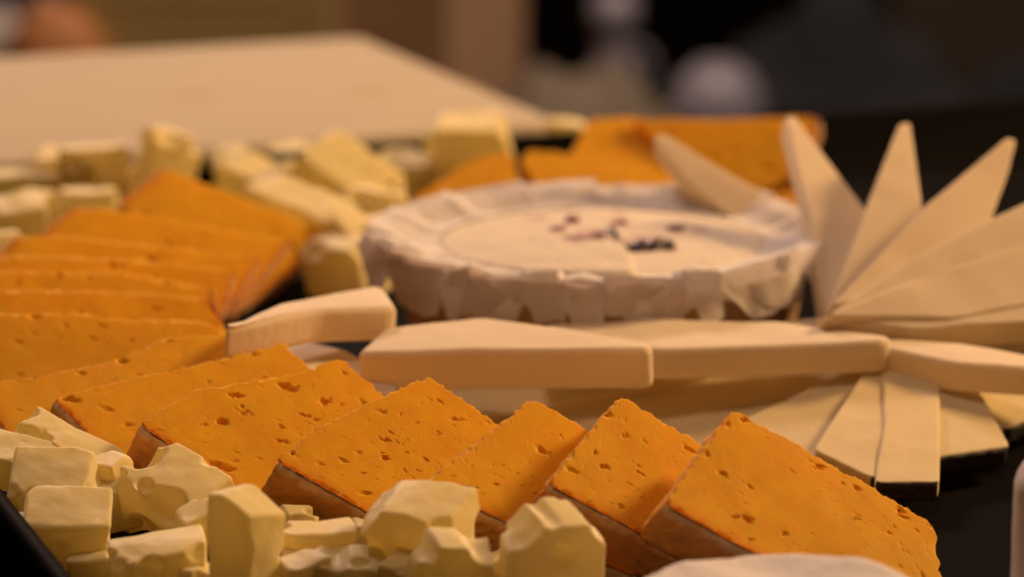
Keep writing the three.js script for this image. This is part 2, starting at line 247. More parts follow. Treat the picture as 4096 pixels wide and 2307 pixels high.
{ // pale board behind the tray: plain light wood with faint grain and two knots
  const N = 256, px = new Uint8Array(N * N * 4), knots = [[0.122, 0.0099], [0.186, 0.0257]];
  for (let j = 0; j < N; j++) for (let i = 0; i < N; i++) {
    const x = (i + 0.5) / N * 0.46 - 0.23, z = (j + 0.5) / N * 0.2219 - 0.2219 / 2; let k = 0; for (const [kx, kz] of knots) k = Math.max(k, 1 - smooth(0.004, 0.011, Math.hypot(x - kx, (z - kz) * 0.6)));
    const g = 0.03 * fbm(x * 30, z * 400, 2, 3) + 0.02 * noise(x * 8, z * 60, 7), c = [0.43 * (1 + g - 0.05 * k), 0.365 * (1 + g - 0.1 * k), 0.265 * (1 + g - 0.16 * k)]; px.set([...c.map((v) => 255 * (v <= 0.0031308 ? v * 12.92 : 1.055 * v ** (1 / 2.4) - 0.055)), 255], (j * N + i) * 4);
  }
  const wood = new THREE.DataTexture(px, N, N); wood.colorSpace = THREE.SRGBColorSpace; wood.magFilter = THREE.LinearFilter; wood.needsUpdate = true; M.board.map = wood;
  const g = new RoundedBoxGeometry(0.46, 0.024, 0.2219, 4, 0.004);
  { const p = g.attributes.position, u = g.attributes.uv; for (let i = 0; i < p.count; i++) u.setXY(i, p.getX(i) / 0.46 + 0.5, p.getZ(i) / 0.2219 + 0.5); }
  const m = solo('serving_board', g, M.board, 'large pale wooden board lying empty behind the tray', 'board', undefined, V3(-0.2352, 0.0075, -0.2697)); m.rotation.y = THREE.MathUtils.degToRad(21.53);
}
{ // small warm spotlights on the ceiling: one to each side of the tray, one over the side table behind
  const lamp = (label, at, aim, [r, g, b], power, soft) => {
    const dir = aim.clone().sub(at).normalize(), t = thing('ceiling_spotlight', label, 'spotlight', 'warm ceiling spotlights over the cheese tray', at); t.quaternion.setFromUnitVectors(V3(0, -1, 0), dir);
    const can = part('housing', new THREE.CylinderGeometry(0.13, 0.15, 0.2, 40, 1, true).translate(0, 0.075, 0), M.housing, t);
    part('housing_cap', new THREE.CylinderGeometry(0.13, 0.13, 0.006, 40).translate(0, 0.178, 0), M.housing, can);
    const glow = new THREE.MeshStandardMaterial({ color: 0x000000, roughness: 0.5 }); glow.emissive.setRGB(r, g, b); glow.emissiveIntensity = 1.2;
    part('lens', new THREE.CylinderGeometry(0.125, 0.125, 0.004, 40), glow, t);
    const s = new THREE.SpotLight(0xffffff, power, 0, 0.6, 0.6, 2); s.color.setRGB(r, g, b); s.position.copy(at).addScaledVector(dir, 0.012); s.target.position.copy(aim); s.castShadow = true; s.shadow.radius = soft; s.shadow.mapSize.set(2048, 2048); scene.add(s, s.target);
  };
  M.housing = mat(0.05, 0.05, 0.05, { roughness: 0.4, metalness: 0.6 });
  lamp('warm spotlight low behind the tray, left of the middle', V3(-0.32, 0.78, -1.0), V3(0, 0, 0), [1, 0.69, 0.56], 2.4, 6);
  lamp('amber spotlight on the right, a little behind the tray', V3(1.08, 0.72, -0.42), V3(0.02, 0, 0.05), [1, 0.6, 0.26], 5.3, 7);
  lamp('soft warm spotlight high above the middle of the tray', V3(0.05, 1.5, 0.02), V3(0, 0, 0.05), [1, 0.64, 0.46], 1.3, 9);
  lamp('spotlight above the low side table in the background', V3(0.3, 1.5, -1.9), V3(0, -0.36, -2.45), [1, 0.72, 0.55], 8.5, 4);
}
{ // low side table a couple of metres behind, with things on it, all far out of focus
  M.crate = mat(0.36, 0.25, 0.08, { roughness: 0.8 }); M.carton = mat(0.4, 0.25, 0.14, { roughness: 0.85 }); M.napkin = mat(0.5, 0.44, 0.42, { roughness: 0.95 }); M.porcelain = mat(0.22, 0.21, 0.26, { roughness: 0.4 });
  M.taupe = mat(0.15, 0.12, 0.085, { roughness: 0.95 }); M.darkCloth = mat(0.02, 0.021, 0.025, { roughness: 1, specularIntensity: 0.2 }); M.bread = mat(0.4, 0.16, 0.05, { roughness: 0.7 }); M.darkWood = mat(0.03, 0.017, 0.009, { roughness: 0.7 });
  const ty = -0.36, at = (x, z) => V3(x, ty, z);
  const tb = thing('side_table', 'low black side table far behind the tray', 'side table', undefined, V3(0, -0.76, -2.45));
  part('tabletop', new RoundedBoxGeometry(1.7, 0.03, 0.55, 3, 0.004).translate(0, 0.385, 0), M.table, tb);
  for (const x of [-0.8, 0.8]) for (const z of [-0.23, 0.23]) part('leg', new RoundedBoxGeometry(0.04, 0.37, 0.04, 2, 0.004).translate(x, 0.185, z), M.table, tb);
  const cr = thing('wooden_crate', 'olive brown wooden crate behind the far edge of the pale board', 'crate', undefined, at(-0.32, -2.42));
  for (let i = 0; i < 4; i++) { for (const z of [-0.1, 0.1]) part('plank', new RoundedBoxGeometry(0.262, 0.05, 0.01, 2, 0.002).translate(0, 0.027 + i * 0.054, z), M.crate, cr); for (const s of [-1, 1]) part('plank', new RoundedBoxGeometry(0.01, 0.05, 0.188, 2, 0.002).translate(s * 0.126, 0.027 + i * 0.054, 0), M.crate, cr); }
  part('crate_floor', new THREE.BoxGeometry(0.24, 0.008, 0.18).translate(0, 0.008, 0), M.crate, cr);
  const cb = thing('cardboard_box', 'brown cardboard box behind the corner of the pale board', 'box', undefined, at(-0.095, -2.5)); cb.rotation.y = -0.62;
  const boxBody = part('box_body', new RoundedBoxGeometry(0.17, 0.18, 0.14, 3, 0.003).translate(0, 0.09, 0), M.carton, cb);
  for (const s of [-1, 1]) part('box_flap', new RoundedBoxGeometry(0.17, 0.004, 0.068, 2, 0.001).translate(0, 0.1825, s * 0.0345), M.carton, boxBody);
  const pleated = (w, d, h, s) => { const g = new THREE.PlaneGeometry(w, d, 90, 60).rotateX(-Math.PI / 2), p = g.attributes.position; for (let i = 0; i < p.count; i++) { const x = p.getX(i), z = p.getZ(i), e = Math.max(Math.abs(x) / w, Math.abs(z) / d) * 2; p.setY(i, 0.002 + h * (1 - smooth(0.4, 1, e)) * (0.6 + 0.5 * fbm(x * 12 + s, z * 9, s, 3))); p.setX(i, x * (1 + 0.12 * noise(z * 20, s, 1))); p.setZ(i, z * (1 + 0.12 * noise(x * 16, s, 2))); } g.computeVertexNormals(); return g; };
  solo('cloth_napkin', pleated(0.2, 0.2, 0.09, 3), M.taupe, 'taupe cloth heaped beside the right edge of the pale board', 'napkin', undefined, at(0.075, -2.36));
  solo('cloth_napkin', pleated(0.11, 0.1, 0.07, 8), M.napkin, 'off white crumpled napkin between the pale board and the cardboard box', 'napkin', undefined, at(-0.06, -2.33));
  solo('cloth_napkin', pleated(0.2, 0.12, 0.3, 5), M.napkin, 'off white crumpled napkin at the far left top corner', 'napkin', undefined, at(-0.53, -2.42));
  const br = thing('bread_roll', 'brown bread roll beside the napkin at the far left', 'bread roll', undefined, at(-0.475, -2.3));
  { const g = new THREE.SphereGeometry(0.06, 40, 24), p = g.attributes.position; for (let i = 0; i < p.count; i++) { const v = V3().fromBufferAttribute(p, i), k = 1 + 0.05 * fbm(v.x * 50, v.y * 50, v.z * 50, 3); p.setXYZ(i, v.x * k, Math.max(0, v.y * 1.3 * k + 0.065), v.z * 0.8 * k); } g.computeVertexNormals(); part('crust', g, M.bread, br); }
  const sh = thing('porcelain_jug', 'slim pale jug standing upright at the top middle', 'jug', undefined, at(0.112, -2.47));
  const lathe = (p) => new THREE.LatheGeometry(p.map((q) => new THREE.Vector2(...q)), 44);
  const jugBody = part('jug_body', lathe([[0, 0], [0.024, 0], [0.027, 0.004], [0.027, 0.03], [0.022, 0.062], [0.0185, 0.075], [0.024, 0.09], [0.0275, 0.108], [0.024, 0.124], [0.01, 0.134], [0, 0.135]]), M.porcelain, sh);
  part('handle', new THREE.TorusGeometry(0.02, 0.004, 10, 30, Math.PI).rotateZ(-Math.PI / 2).translate(0.022, 0.05, 0), M.porcelain, jugBody);
  const bowl = thing('porcelain_bowl', 'white upturned porcelain bowl behind the orange back stack', 'bowl', undefined, at(0.222, -2.42));
  const bowlBody = part('bowl_body', lathe([[0.05, 0], [0.0525, 0.003], [0.049, 0.025], [0.04, 0.045], [0.026, 0.057], [0, 0.06]]), M.porcelain, bowl);
  part('foot_ring', new THREE.TorusGeometry(0.02, 0.003, 10, 40).rotateX(Math.PI / 2).translate(0, 0.059, 0), M.porcelain, bowlBody);
  solo('dark_cloth', pleated(0.3, 0.2, 0.13, 11), M.darkCloth, 'dark grey cloth heaped at the top right behind the white bowl', 'cloth', undefined, at(0.36, -2.55));
  solo('dark_cloth', pleated(0.16, 0.14, 0.09, 17), M.darkCloth, 'dark grey cloth heaped at the right picture edge', 'cloth', undefined, at(0.56, -2.36));
  solo('wooden_box', new RoundedBoxGeometry(0.2, 0.2, 0.12, 3, 0.003).translate(0, 0.1, 0), M.darkWood, 'dark brown wooden box in the top right corner', 'box', undefined, at(0.53, -2.6));
}
{ // white rinded cheeses in the foreground
  const wheel = (label, R, H, at, s) => { const rows = [], na = 200, pos = [], uv = [], idx = []; for (let i = 1; i <= 30; i++) rows.push([(R - 6) * i / 30, H]); for (let i = 1; i <= 12; i++) { const t = i / 12 * Math.PI / 2; rows.push([R - 6 + 6 * Math.sin(t), H - 6 + 6 * Math.cos(t)]); } for (let i = 1; i <= 10; i++) rows.push([R - 0.3 * Math.sin(i), (H - 6) * (1 - i / 10)]);
    const put = (r, a, h) => { const x = r * Math.sin(a), z = r * Math.cos(a), w = 1.0 * fbm(x * 0.06 + s, h * 0.06, z * 0.06, 2) + 0.1 * fbm(x * 0.5, h * 0.5, z * 0.5 + s, 3); pos.push((x + w * x / R) / 1000, (h + w * h / H) / 1000, (z + w * z / R) / 1000); uv.push((x + 0.4 * h) / 1000, (z + h) / 1000); };
    put(0, 0, H); for (const [r, h] of rows) for (let j = 0; j < na; j++) put(r, j / na * Math.PI * 2, h); for (let j = 0; j < na; j++) { const k = (j + 1) % na; idx.push(0, 1 + j, 1 + k); for (let i = 0; i < rows.length - 1; i++) { const a = 1 + i * na + j, b = 1 + i * na + k; idx.push(a, a + na, b, b, a + na, b + na); } }
    const g = new THREE.BufferGeometry(); g.setAttribute('position', new THREE.Float32BufferAttribute(pos, 3)); g.setAttribute('uv', new THREE.Float32BufferAttribute(uv, 2)); g.setIndex(idx); g.computeVertexNormals(); solo('white_rind_cheese', g, M.whiteRind, label, 'soft cheese', undefined, mmv(at)); };
  wheel('white rinded soft cheese whose rounded top shows at the bottom edge', 29, 25, [48.7, 0, 270.3], 2);
  wheel('white rinded soft cheese cut by the lower right picture edge', 17, 40, [113.1, 0, 232.2], 6);
}

// ================================================================ cheeses
const CC = V3(0.024, 0, 0);                                             // middle of the small round cheese
const spots = [[-17.2, -26.5, 4.5, 0.5], [-7.4, -21.3, 3.2, 0.95], [-11.4, -9.9, 4.0, 0.7], [5.6, -17.6, 4.0, 0.75], [6.1, -31.9, 2.8, 0.45], [20.4, -10.4, 3.4, 0.85], [26.3, -9.9, 2.8, 0.6], [-1.4, -0.8, 7.5, 0.6], [12.1, 6.6, 8.0, 0.55], [-6.9, 8.0, 5.0, 0.6], [17.0, 13.8, 4.0, 0.7]];
{ // the cheese itself: white bloomy top, front left quarter cut loose and lifted a little, blueberries showing in the gap
  const R = 45, H = 31.8, na = 480, nr = 96, pos = [], col = [], uv = [], idx = [];
  const lift = (x, z) => { const a = Math.atan2(x - 5, z - 8), r = Math.hypot(x - 5, z - 8); const inside = smooth(-0.015, 0.015, 0.06 - a) * smooth(-0.03, 0.03, a + 1.75) ; return inside * (1.5 * (1 - smooth(10, 52, -x + 5 + 4)) + 0.2); };
  const crack = (x, z) => { let d = 9; for (const [ax, az, bx, bz, w] of [[-10.1, 7.0, -0.7, 10.0, 0.9], [0.1, 0.1, 3.4, -2.8, 1.2], [3.0, 10.0, 8.5, 16.2, 1.2], [8.5, 16.7, 16.5, 12.9, 2.2]]) { const vx = bx - ax, vz = bz - az, t = Math.max(0, Math.min(1, ((x - ax) * vx + (z - az) * vz) / (vx * vx + vz * vz))); d = Math.min(d, Math.hypot(x - ax - vx * t, z - az - vz * t) - w - 0.5 * noise(x * 0.6, z * 0.6, 2)); } return d; };
  const put = (r, a, h) => { const x = r * Math.sin(a), z = r * Math.cos(a); let y = h, c = 0;
    if (h > H - 3) { y += lift(x, z) + 1.1 * (1 - (x * x + z * z) / 1764) + 0.25 * fbm(x * 0.12, z * 0.12, 4, 3) - 2.2 * (1 - smooth(-0.4, 0.5, crack(x, z))); for (const [sx, sz, sr, k] of spots) c = Math.max(c, k * (1 - smooth(sr * 0.35, sr, Math.hypot(x - sx, (z - sz) * 0.6) + 1.1 * noise(x * 0.45, z * 0.45, 8)))); }
    pos.push(x / 1000, y / 1000, z / 1000); uv.push(x / 1000, (z + (H - h)) / 1000); const b = 1 + 0.04 * fbm(x * 0.2, z * 0.2, 1, 3); col.push((0.62 - 0.3 * c) * b, (0.54 - 0.42 * c) * b, (0.43 - 0.26 * c) * b); };
  put(0, 0, H);
  const rows = []; for (let i = 1; i <= nr; i++) rows.push([(R - 3) * i / nr, H]); for (let i = 1; i <= 6; i++) { const t = i / 6 * Math.PI / 2; rows.push([R - 3 + 3 * Math.sin(t), H - 3 * (1 - Math.cos(t))]); } for (let i = 1; i <= 8; i++) rows.push([R, H - 3 - (H - 4) * i / 8]); rows.push([0.5, 1]);
  for (const [r, h] of rows) for (let j = 0; j < na; j++) put(r, j / na * Math.PI * 2, h);
  for (let j = 0; j < na; j++) { const k = (j + 1) % na; idx.push(0, 1 + j, 1 + k); for (let i = 0; i < rows.length - 1; i++) { const a = 1 + i * na + j, b = 1 + i * na + k; idx.push(a, a + na, b, b, a + na, b + na); } }
  const g = new THREE.BufferGeometry(); g.setAttribute('position', new THREE.Float32BufferAttribute(pos, 3)); g.setAttribute('color', new THREE.Float32BufferAttribute(col, 3)); g.setAttribute('uv', new THREE.Float32BufferAttribute(uv, 2)); g.setIndex(idx); g.computeVertexNormals();
  const t = thing('round_soft_cheese', 'small round white soft cheese with blueberry centre, sitting in white paper', 'soft cheese', undefined, CC);
  const wheelMesh = part('cheese_wheel', g, M.bloom, t);
  const lump = (x, z, y, sx, sy, sz, m, s, turn = 0) => { const b = new THREE.IcosahedronGeometry(1, 4), p = b.attributes.position; for (let i = 0; i < p.count; i++) { const v = V3().fromBufferAttribute(p, i); v.multiplyScalar(1 + 0.3 * fbm(v.x * 1.4 + s, v.y * 1.4, v.z * 1.4, 3)); p.setXYZ(i, v.x * sx / 1000, v.y * sy / 1000, v.z * sz / 1000); } b.computeVertexNormals(); const o = part('blueberry', b, m, wheelMesh); o.position.set(x / 1000, y / 1000, z / 1000); o.rotation.y = turn; };
  [[-7.4, -21.8, 1.9, 0.8, 1.9, 0], [2.4, -2.8, 2.2, 1.3, 2.6, 1], [-0.6, 0.1, 2, 1, 2, 0], [20.4, -10.4, 2.1, 0.6, 1.7, 0], [-11.4, -9.9, 1.9, 0.5, 1.6, 0], [5.6, -17.6, 2.2, 0.5, 1.4, 0], [-4.8, 8.5, 3.4, 0.9, 1.5, 1], [-9.0, 7.0, 2.2, 0.6, 1.3, 0], [5.0, 11.9, 2.6, 1.2, 2, 1], [9.4, 15.3, 3, 1.8, 2.6, 1], [14.1, 13.8, 3.2, 2, 2.6, 1], [16.9, 12.4, 1.7, 1.4, 1.8, 1]].forEach(([x, z, sx, sy, sz, dark], i) => lump(x, z, H + 1.3, sx, sy, sz, dark ? M.berry : M.berrySkin, i * 3.7, 0.1 * i));
}
{ // pleated white paper cup: collar flaring out from the cheese, wall, and loose flaps folded over the rim
  const t = thing('paper_cup', 'pleated white paper cup folded around the small round cheese', 'paper cup', undefined, CC), R = rng(77), facets = [];
  for (let a = -Math.PI; a < Math.PI - 0.05;) { const w = Math.min(0.13 + 0.27 * R() ** 1.3, Math.PI - a); facets.push({ a, w, r0: (R() - 0.5) * 3.6, r1: (R() - 0.5) * 3.6, h0: (R() - 0.6) * 3, h1: (R() - 0.6) * 3, k: R() }); a += w; }
  const facet = (a) => facets.findLast((f) => f.a <= a + 1e-6) ?? facets[0];
  const rim = (a) => { const f = facet(a), u = (a - f.a) / f.w, chord = 61.5 * (1 / Math.cos((u - 0.5) * f.w) * Math.cos(f.w / 2) - 1) * 0.6; return [61.5 + f.r0 + (f.r1 - f.r0) * u + chord, 36.3 + f.h0 + (f.h1 - f.h0) * u, f, u]; };
  const sheet = (n, m, at) => { const pos = [], uv = [], idx = []; for (let j = 0; j <= n; j++) for (let i = 0; i <= m; i++) { const p = at(-Math.PI + 2 * Math.PI * j / n * 0.99999, i / m); pos.push(p[0] / 1000, p[1] / 1000, p[2] / 1000); uv.push(j / n * 0.37, i / m * 0.03); if (i < m && j < n) { const a = j * (m + 1) + i; idx.push(a, a + m + 1, a + 1, a + 1, a + m + 1, a + m + 2); } } const g = new THREE.BufferGeometry(); g.setAttribute('position', new THREE.Float32BufferAttribute(pos, 3)); g.setAttribute('uv', new THREE.Float32BufferAttribute(uv, 2)); g.setIndex(idx); g.computeVertexNormals(); return g; };
  const crumple = (a, s, k) => k * fbm(a * 9, s * 2.2, 3.3, 3);
  part('collar', sheet(900, 16, (a, s) => { const [r, h, f, u] = rim(a), e = s ** 0.9, rr = 43.6 + (r - 43.6) * e + crumple(a, s, 0.9) * e, hh = 31.9 + (h - 31.9) * s ** 1.1 - 1.2 * Math.sin(Math.PI * Math.min(1, s * 1.6)) + (3 * Math.sin(u * Math.PI) * (f.k - 0.4)) * Math.sin(s * Math.PI) + crumple(a, s + 5, 0.6) * s; return [rr * Math.sin(a), hh, rr * Math.cos(a)]; }), M.paper, t);
  const fold = part('outer_fold', sheet(900, 14, (a, s) => { const [r, h, f, u] = rim(a), drop = 13.5 - (5 + 6 * f.k) * Math.max(0, 1 - u / (0.2 + 0.3 * f.k)) - 3 * f.k * Math.max(0, 1 - (1 - u) / 0.25), bulge = Math.sin(Math.min(1, s * 3) * Math.PI / 2) * 0.7, rr = r + bulge + (f.k - 0.55) * 5.5 * s + (u - 0.5) * 2.2 * s + crumple(a, s + 2, 0.6) * s, hh = h + 0.35 * Math.sin(Math.min(1, s * 4) * Math.PI) - drop * s; return [rr * Math.sin(a), hh, rr * Math.cos(a)]; }), M.paper, t);
  part('cup_wall', sheet(360, 10, (a, s) => { const rr = 50 + 5.5 * s + 0.5 * Math.sin(a * 46) * (0.3 + s); return [rr * Math.sin(a), 0.4 + 31 * s, rr * Math.cos(a)]; }), M.box, t);
  // loose flaps hanging in front: corners as [degrees round the cup from the front, height mm]
  const flap = (pts, off, s) => {
    const S = outlineFlat(pts.map(([d, h]) => [d * Math.PI / 180 * 60, h])), pos = [], uv = [], idx = [], n = S.length, K = 10, tk = 0.25;
    const cx = S.reduce((q, p) => q + p[0], 0) / n, cy = S.reduce((q, p) => q + p[1], 0) / n;
    for (let side = 0; side < 2; side++) for (let i = 0; i <= K; i++) for (let j = 0; j < n; j++) { const k = i / K, x = cx + (S[j][0] - cx) * k, y = cy + (S[j][1] - cy) * k, a = x / 60, r = 62.4 + off + (y - 36) * 0.1 * (1 + Math.sin(s)) + 0.5 * fbm(x * 0.12, y * 0.12, s, 2) + 0.012 * (x - cx) * (x - cx) * Math.sin(s * 5) - side * tk; pos.push(r * Math.sin(a) / 1000, y / 1000, r * Math.cos(a) / 1000); uv.push(x / 1000, y / 1000); }
    const m = (K + 1) * n; for (let side = 0; side < 2; side++) for (let i = 0; i < K; i++) for (let j = 0; j < n; j++) { const a = side * m + i * n + j, b = side * m + i * n + (j + 1) % n; side ? idx.push(a, b, a + n, b, b + n, a + n) : idx.push(a, a + n, b, b, a + n, b + n); }
    for (let j = 0; j < n; j++) { const a = K * n + j, b = K * n + (j + 1) % n; idx.push(a, a + m, b, b, a + m, b + m); }
    const g = new THREE.BufferGeometry(); g.setAttribute('position', new THREE.Float32BufferAttribute(pos, 3)); g.setAttribute('uv', new THREE.Float32BufferAttribute(uv, 2)); g.setIndex(idx); g.computeVertexNormals(); part('pleat_flap', g, M.paper, fold);
  };
  function outlineFlat(P) { const q = []; P.forEach((p, i) => { const b = P[(i + 1) % P.length], n = Math.max(2, Math.round(Math.hypot(b[0] - p[0], b[1] - p[1]) / 0.8)); for (let k = 0; k < n; k++) q.push([p[0] + (b[0] - p[0]) * k / n, p[1] + (b[1] - p[1]) * k / n]); }); return q; }
  [[[-81.9, 28.9], [-71.8, 35.5], [-52.2, 35.8], [-55.9, 31.4], [-74.8, 29.2]], [[-71.8, 30.8], [-52.2, 35.8], [-38.5, 36.3], [-39.6, 30.5], [-45.5, 22.6], [-63.7, 20.4]], [[-38.5, 36.5], [-30.0, 36.5], [-31.6, 34.0], [-34.2, 31.1], [-38.8, 31.4]], [[-31.0, 35.4], [-23.2, 30.2], [-29.0, 24.0], [-39.6, 23.5], [-34.2, 31.3]], [[-29.3, 35.4], [-9.5, 34.8], [-10.0, 24.4], [-14.0, 25.8], [-22.2, 29.9]], [[-9.5, 34.7], [-1.4, 33.7], [-1.6, 25.7], [-8.6, 24.7]], [[-2.1, 34.4], [13.3, 34.2], [12.0, 31.0], [8.0, 30.7], [1.0, 32.7]], [[-1.6, 33.2], [8.0, 31.2], [3.2, 25.7], [-1.6, 25.7]], [[8.0, 30.7], [13.3, 33.3], [14.2, 30.5], [11.6, 25.7]], [[13.3, 33.3], [24.4, 31.3], [21.1, 28.3], [16.5, 24.7], [13.8, 29.6]], [[22.5, 31.7], [38.8, 32.5], [56.3, 34.1], [57.1, 23.7], [44.7, 23.9], [28.3, 28.3]]].forEach((p, i) => flap(p, 0.3 + 0.45 * (i % 3), i + 1));
}
orangeSlice('rightmost orange slice of the front row, nearest the black gap of the tray', [[56.2, 11.1, 216.6], [87.7, -1.2, 208.7], [87.7, 13.1, 190], [62.4, 28.2, 189.5], [45.3, 37.8, 190], [30.2, 26, 217]], 12, [0, 5], { seed: 11, rinds: [[0, 5]], rings: 76, segs: 300, group: 'orange cheese slices fanned along the front and left of the tray' });
orangeSlice('orange slice second from the right in the front row, just behind the spiky pale chunk', [[28.4, 14.2, 202.4], [49.6, 1.7, 202.5], [64.8, 11.7, 177.8], [39.3, 27, 177.2], [22.7, 37, 176.9], [7.2, 26, 203.1]], 12, [0, 5], { seed: 12, rings: 70, segs: 280, group: 'orange cheese slices fanned along the front and left of the tray' });
orangeSlice('orange slice third from the right in the front row, half in shadow between two others', [[0, 17.1, 202], [25.4, 5, 199.6], [39.6, 14.1, 177.1], [15.1, 29.4, 174.7], [4.4, 35.9, 173.8], [-17.7, 26, 203.1]], 12, [0, 5], { seed: 13, rings: 70, segs: 280, group: 'orange cheese slices fanned along the front and left of the tray' });
orangeSlice('orange slice with a thick dark rind showing above the middle pale chunks', [[-29.1, 14.9, 188.2], [-0.7, 1.4, 186.6], [16.5, 11.1, 161.7], [-3.7, 25.5, 156.3], [-17.8, 35.2, 153], [-25.9, 33.5, 160.8], [-28.4, 32.9, 163.4], [-41.6, 29.8, 176.7], [-48.7, 26, 186.7]], 12.5, [0, 8], { seed: 14, rings: 76, segs: 300, group: 'orange cheese slices fanned along the front and left of the tray' });
orangeSlice('orange slice with many small eyes behind the big square pale chunk', [[-55.2, 11.4, 168.5], [-24.8, 1.1, 164.2], [-7.8, 10.8, 139.6], [-28.7, 25, 132.5], [-38.9, 32.8, 127.7], [-48.6, 31.1, 136.4], [-68.6, 31.1, 148.9], [-80.2, 27, 162.1]], 12.5, [0, 7], { seed: 15, rings: 70, segs: 280, group: 'orange cheese slices fanned along the front and left of the tray' });
orangeSlice('orange slice with a bare dark rind corner above the two long pale bars', [[-83.5, 12.9, 152.7], [-46.7, 4.8, 144.1], [-26.3, 12.2, 121.9], [-47.1, 26.6, 112.4], [-52.9, 31.3, 108.7], [-64.6, 30.1, 117], [-88.2, 28.4, 132.6], [-101.6, 27, 142]], 12.5, [0, 7], { seed: 16, rings: 64, segs: 260, group: 'orange cheese slices fanned along the front and left of the tray' });
orangeSlice('orange slice cut off by the left edge of the picture just above the pale chunks', [[-108.2, 15.1, 144.9], [-65.8, 12.2, 128.5], [-45.1, 17.5, 110.3], [-62.8, 28.2, 102.5], [-66, 31.2, 99.6], [-80.4, 31.8, 105.8], [-91.3, 28.8, 115.7], [-109.7, 27.5, 126.6], [-121.9, 28, 131.8]], 9, [0, 8], { seed: 17, rings: 56, segs: 240, group: 'orange cheese slices fanned along the front and left of the tray' });
orangeSlice('orange slice with a cluster of large holes at the far left of the fan', [[-132.2, 15.6, 100.2], [-83, 7.5, 88.6], [-57.2, 10.7, 74.7], [-70.9, 23.2, 67.1], [-75.7, 26.1, 66], [-97.8, 28.2, 72.8], [-104.9, 30, 73.8], [-135.4, 32, 84.1]], 9, [2, 1], { seed: 18, rings: 50, segs: 220, pits: 1.1, bevel: 0.9, group: 'orange cheese slices fanned along the front and left of the tray' });
orangeSlice('orange slice in the middle of the left fan with a flat cut right end', [[-140.1, 19.9, 71.6], [-97.3, 10.4, 66], [-68.8, 13.3, 53.6], [-73.1, 20.9, 48], [-77.7, 26.9, 44], [-102.8, 29.8, 49.8], [-141.7, 33, 60]], 8, [3], { seed: 19, rings: 40, segs: 200, bevel: 1, skin: { thick: 0.8, over: 0, rough: 0.2 }, group: 'orange cheese slices fanned along the front and left of the tray' });
orangeSlice('orange slice fifth from the back of the left fan, a thin strip of face showing', [[-141.9, 20.8, 50.9], [-100, 10.9, 44.6], [-75.8, 17.1, 29.8], [-78.5, 24.5, 23.8], [-101.6, 29.5, 27.6], [-142.5, 33, 39.6]], 8, [2], { seed: 20, rings: 40, segs: 200, bevel: 1, skin: { thick: 0.8, over: 0, rough: 0.2 }, group: 'orange cheese slices fanned along the front and left of the tray' });
orangeSlice('orange slice fourth from the back of the left fan with a pinkish right end', [[-140.2, 25.7, 36.9], [-101.5, 15, 31.6], [-76.2, 15.2, 21.2], [-73.4, 25.9, 10.1], [-99.9, 30.5, 16.3], [-128.6, 33.5, 25], [-136.3, 33, 28.5]], 8, [2], { seed: 21, rings: 40, segs: 200, bevel: 1, skin: { thick: 0.8, over: 0, rough: 0.2 }, group: 'orange cheese slices fanned along the front and left of the tray' });
orangeSlice('orange slice third from the back of the left fan with a red rind corner', [[-137.2, 28.2, 12], [-100.2, 13.9, 9.7], [-77, 11, 2.4], [-68.6, 24.3, -14], [-121, 33.4, 0.1], [-131.4, 34, 4]], 8, [2, 5], { seed: 22, rinds: [[2], [5]], rings: 36, segs: 200, bevel: 1, skin: { thick: 0.8, over: 0, rough: 0.2 }, group: 'orange cheese slices fanned along the front and left of the tray' });
orangeSlice('orange slice second from the back of the left fan, edge lit under the topmost one', [[-129.3, 29.2, -18.3], [-93.8, 12.7, -18.2], [-77.8, 6.3, -19.2], [-62.5, 22.5, -42.2], [-113.3, 34.6, -30.9], [-121.1, 35, -27.8]], 8, [2, 5], { seed: 23, rinds: [[2], [5]], rings: 36, segs: 200, bevel: 1, skin: { thick: 0.8, over: 0, rough: 0.2 }, group: 'orange cheese slices fanned along the front and left of the tray' });
orangeSlice('topmost orange slice at the back of the left fan, pointed corner up', [[-113.1, 28.8, -62.4], [-99, 15.5, -55.6], [-78.3, 0, -49.6], [-51.8, 16.5, -79.4], [-101.2, 37, -76.6]], 9, [2, 4], { seed: 24, rinds: [[2], [4]], rings: 36, segs: 200, bevel: 1, skin: { thick: 0.8, over: 0, rough: 0.2 }, group: 'orange cheese slices fanned along the front and left of the tray' });
orangeSlice('orange slice leaning behind the left side of the paper cup', [[-10.6, 13.6, -108.6], [2.7, 21.3, -119.5], [-0.4, 31.6, -130.9], [-12, 30, -127.3], [-31.3, 19.6, -112.4]], 9, [], { seed: 25, rings: 24, segs: 140, group: 'orange cheese slices stacked at the back of the tray' });
orangeSlice('wide orange slice at the front of the back stack, tucked behind the paper cup', [[13.9, 11.1, -132.4], [58.8, 7.9, -135.6], [52, 20.2, -150.8], [29.3, 25.3, -154], [5.3, 28, -153.5], [2.8, 25, -149.1]], 8, [], { seed: 26, rings: 24, segs: 140, group: 'orange cheese slices stacked at the back of the tray' });
orangeSlice('orange slice in shade at the left of the back stack', [[18.1, 23.1, -162.4], [34.6, 17.4, -158.4], [60.2, 14.7, -159.1], [55.7, 28.7, -174.6], [40.4, 34.2, -178.6], [25.8, 34, -176.1], [23.4, 31.6, -173]], 8, [], { seed: 27, rings: 24, segs: 140, group: 'orange cheese slices stacked at the back of the tray' });
orangeSlice('large bright orange slice at the right of the back stack, behind the pointed white slices', [[55.2, 20.5, -162.5], [77.9, 12.4, -157.5], [89, 16.8, -161.7], [99.2, 30.2, -173.1], [98.4, 34.6, -176.5], [65.9, 34, -173.9], [39.1, 34.7, -172.8]], 9, [3, 2], { seed: 28, rings: 24, segs: 140, group: 'orange cheese slices stacked at the back of the tray' });
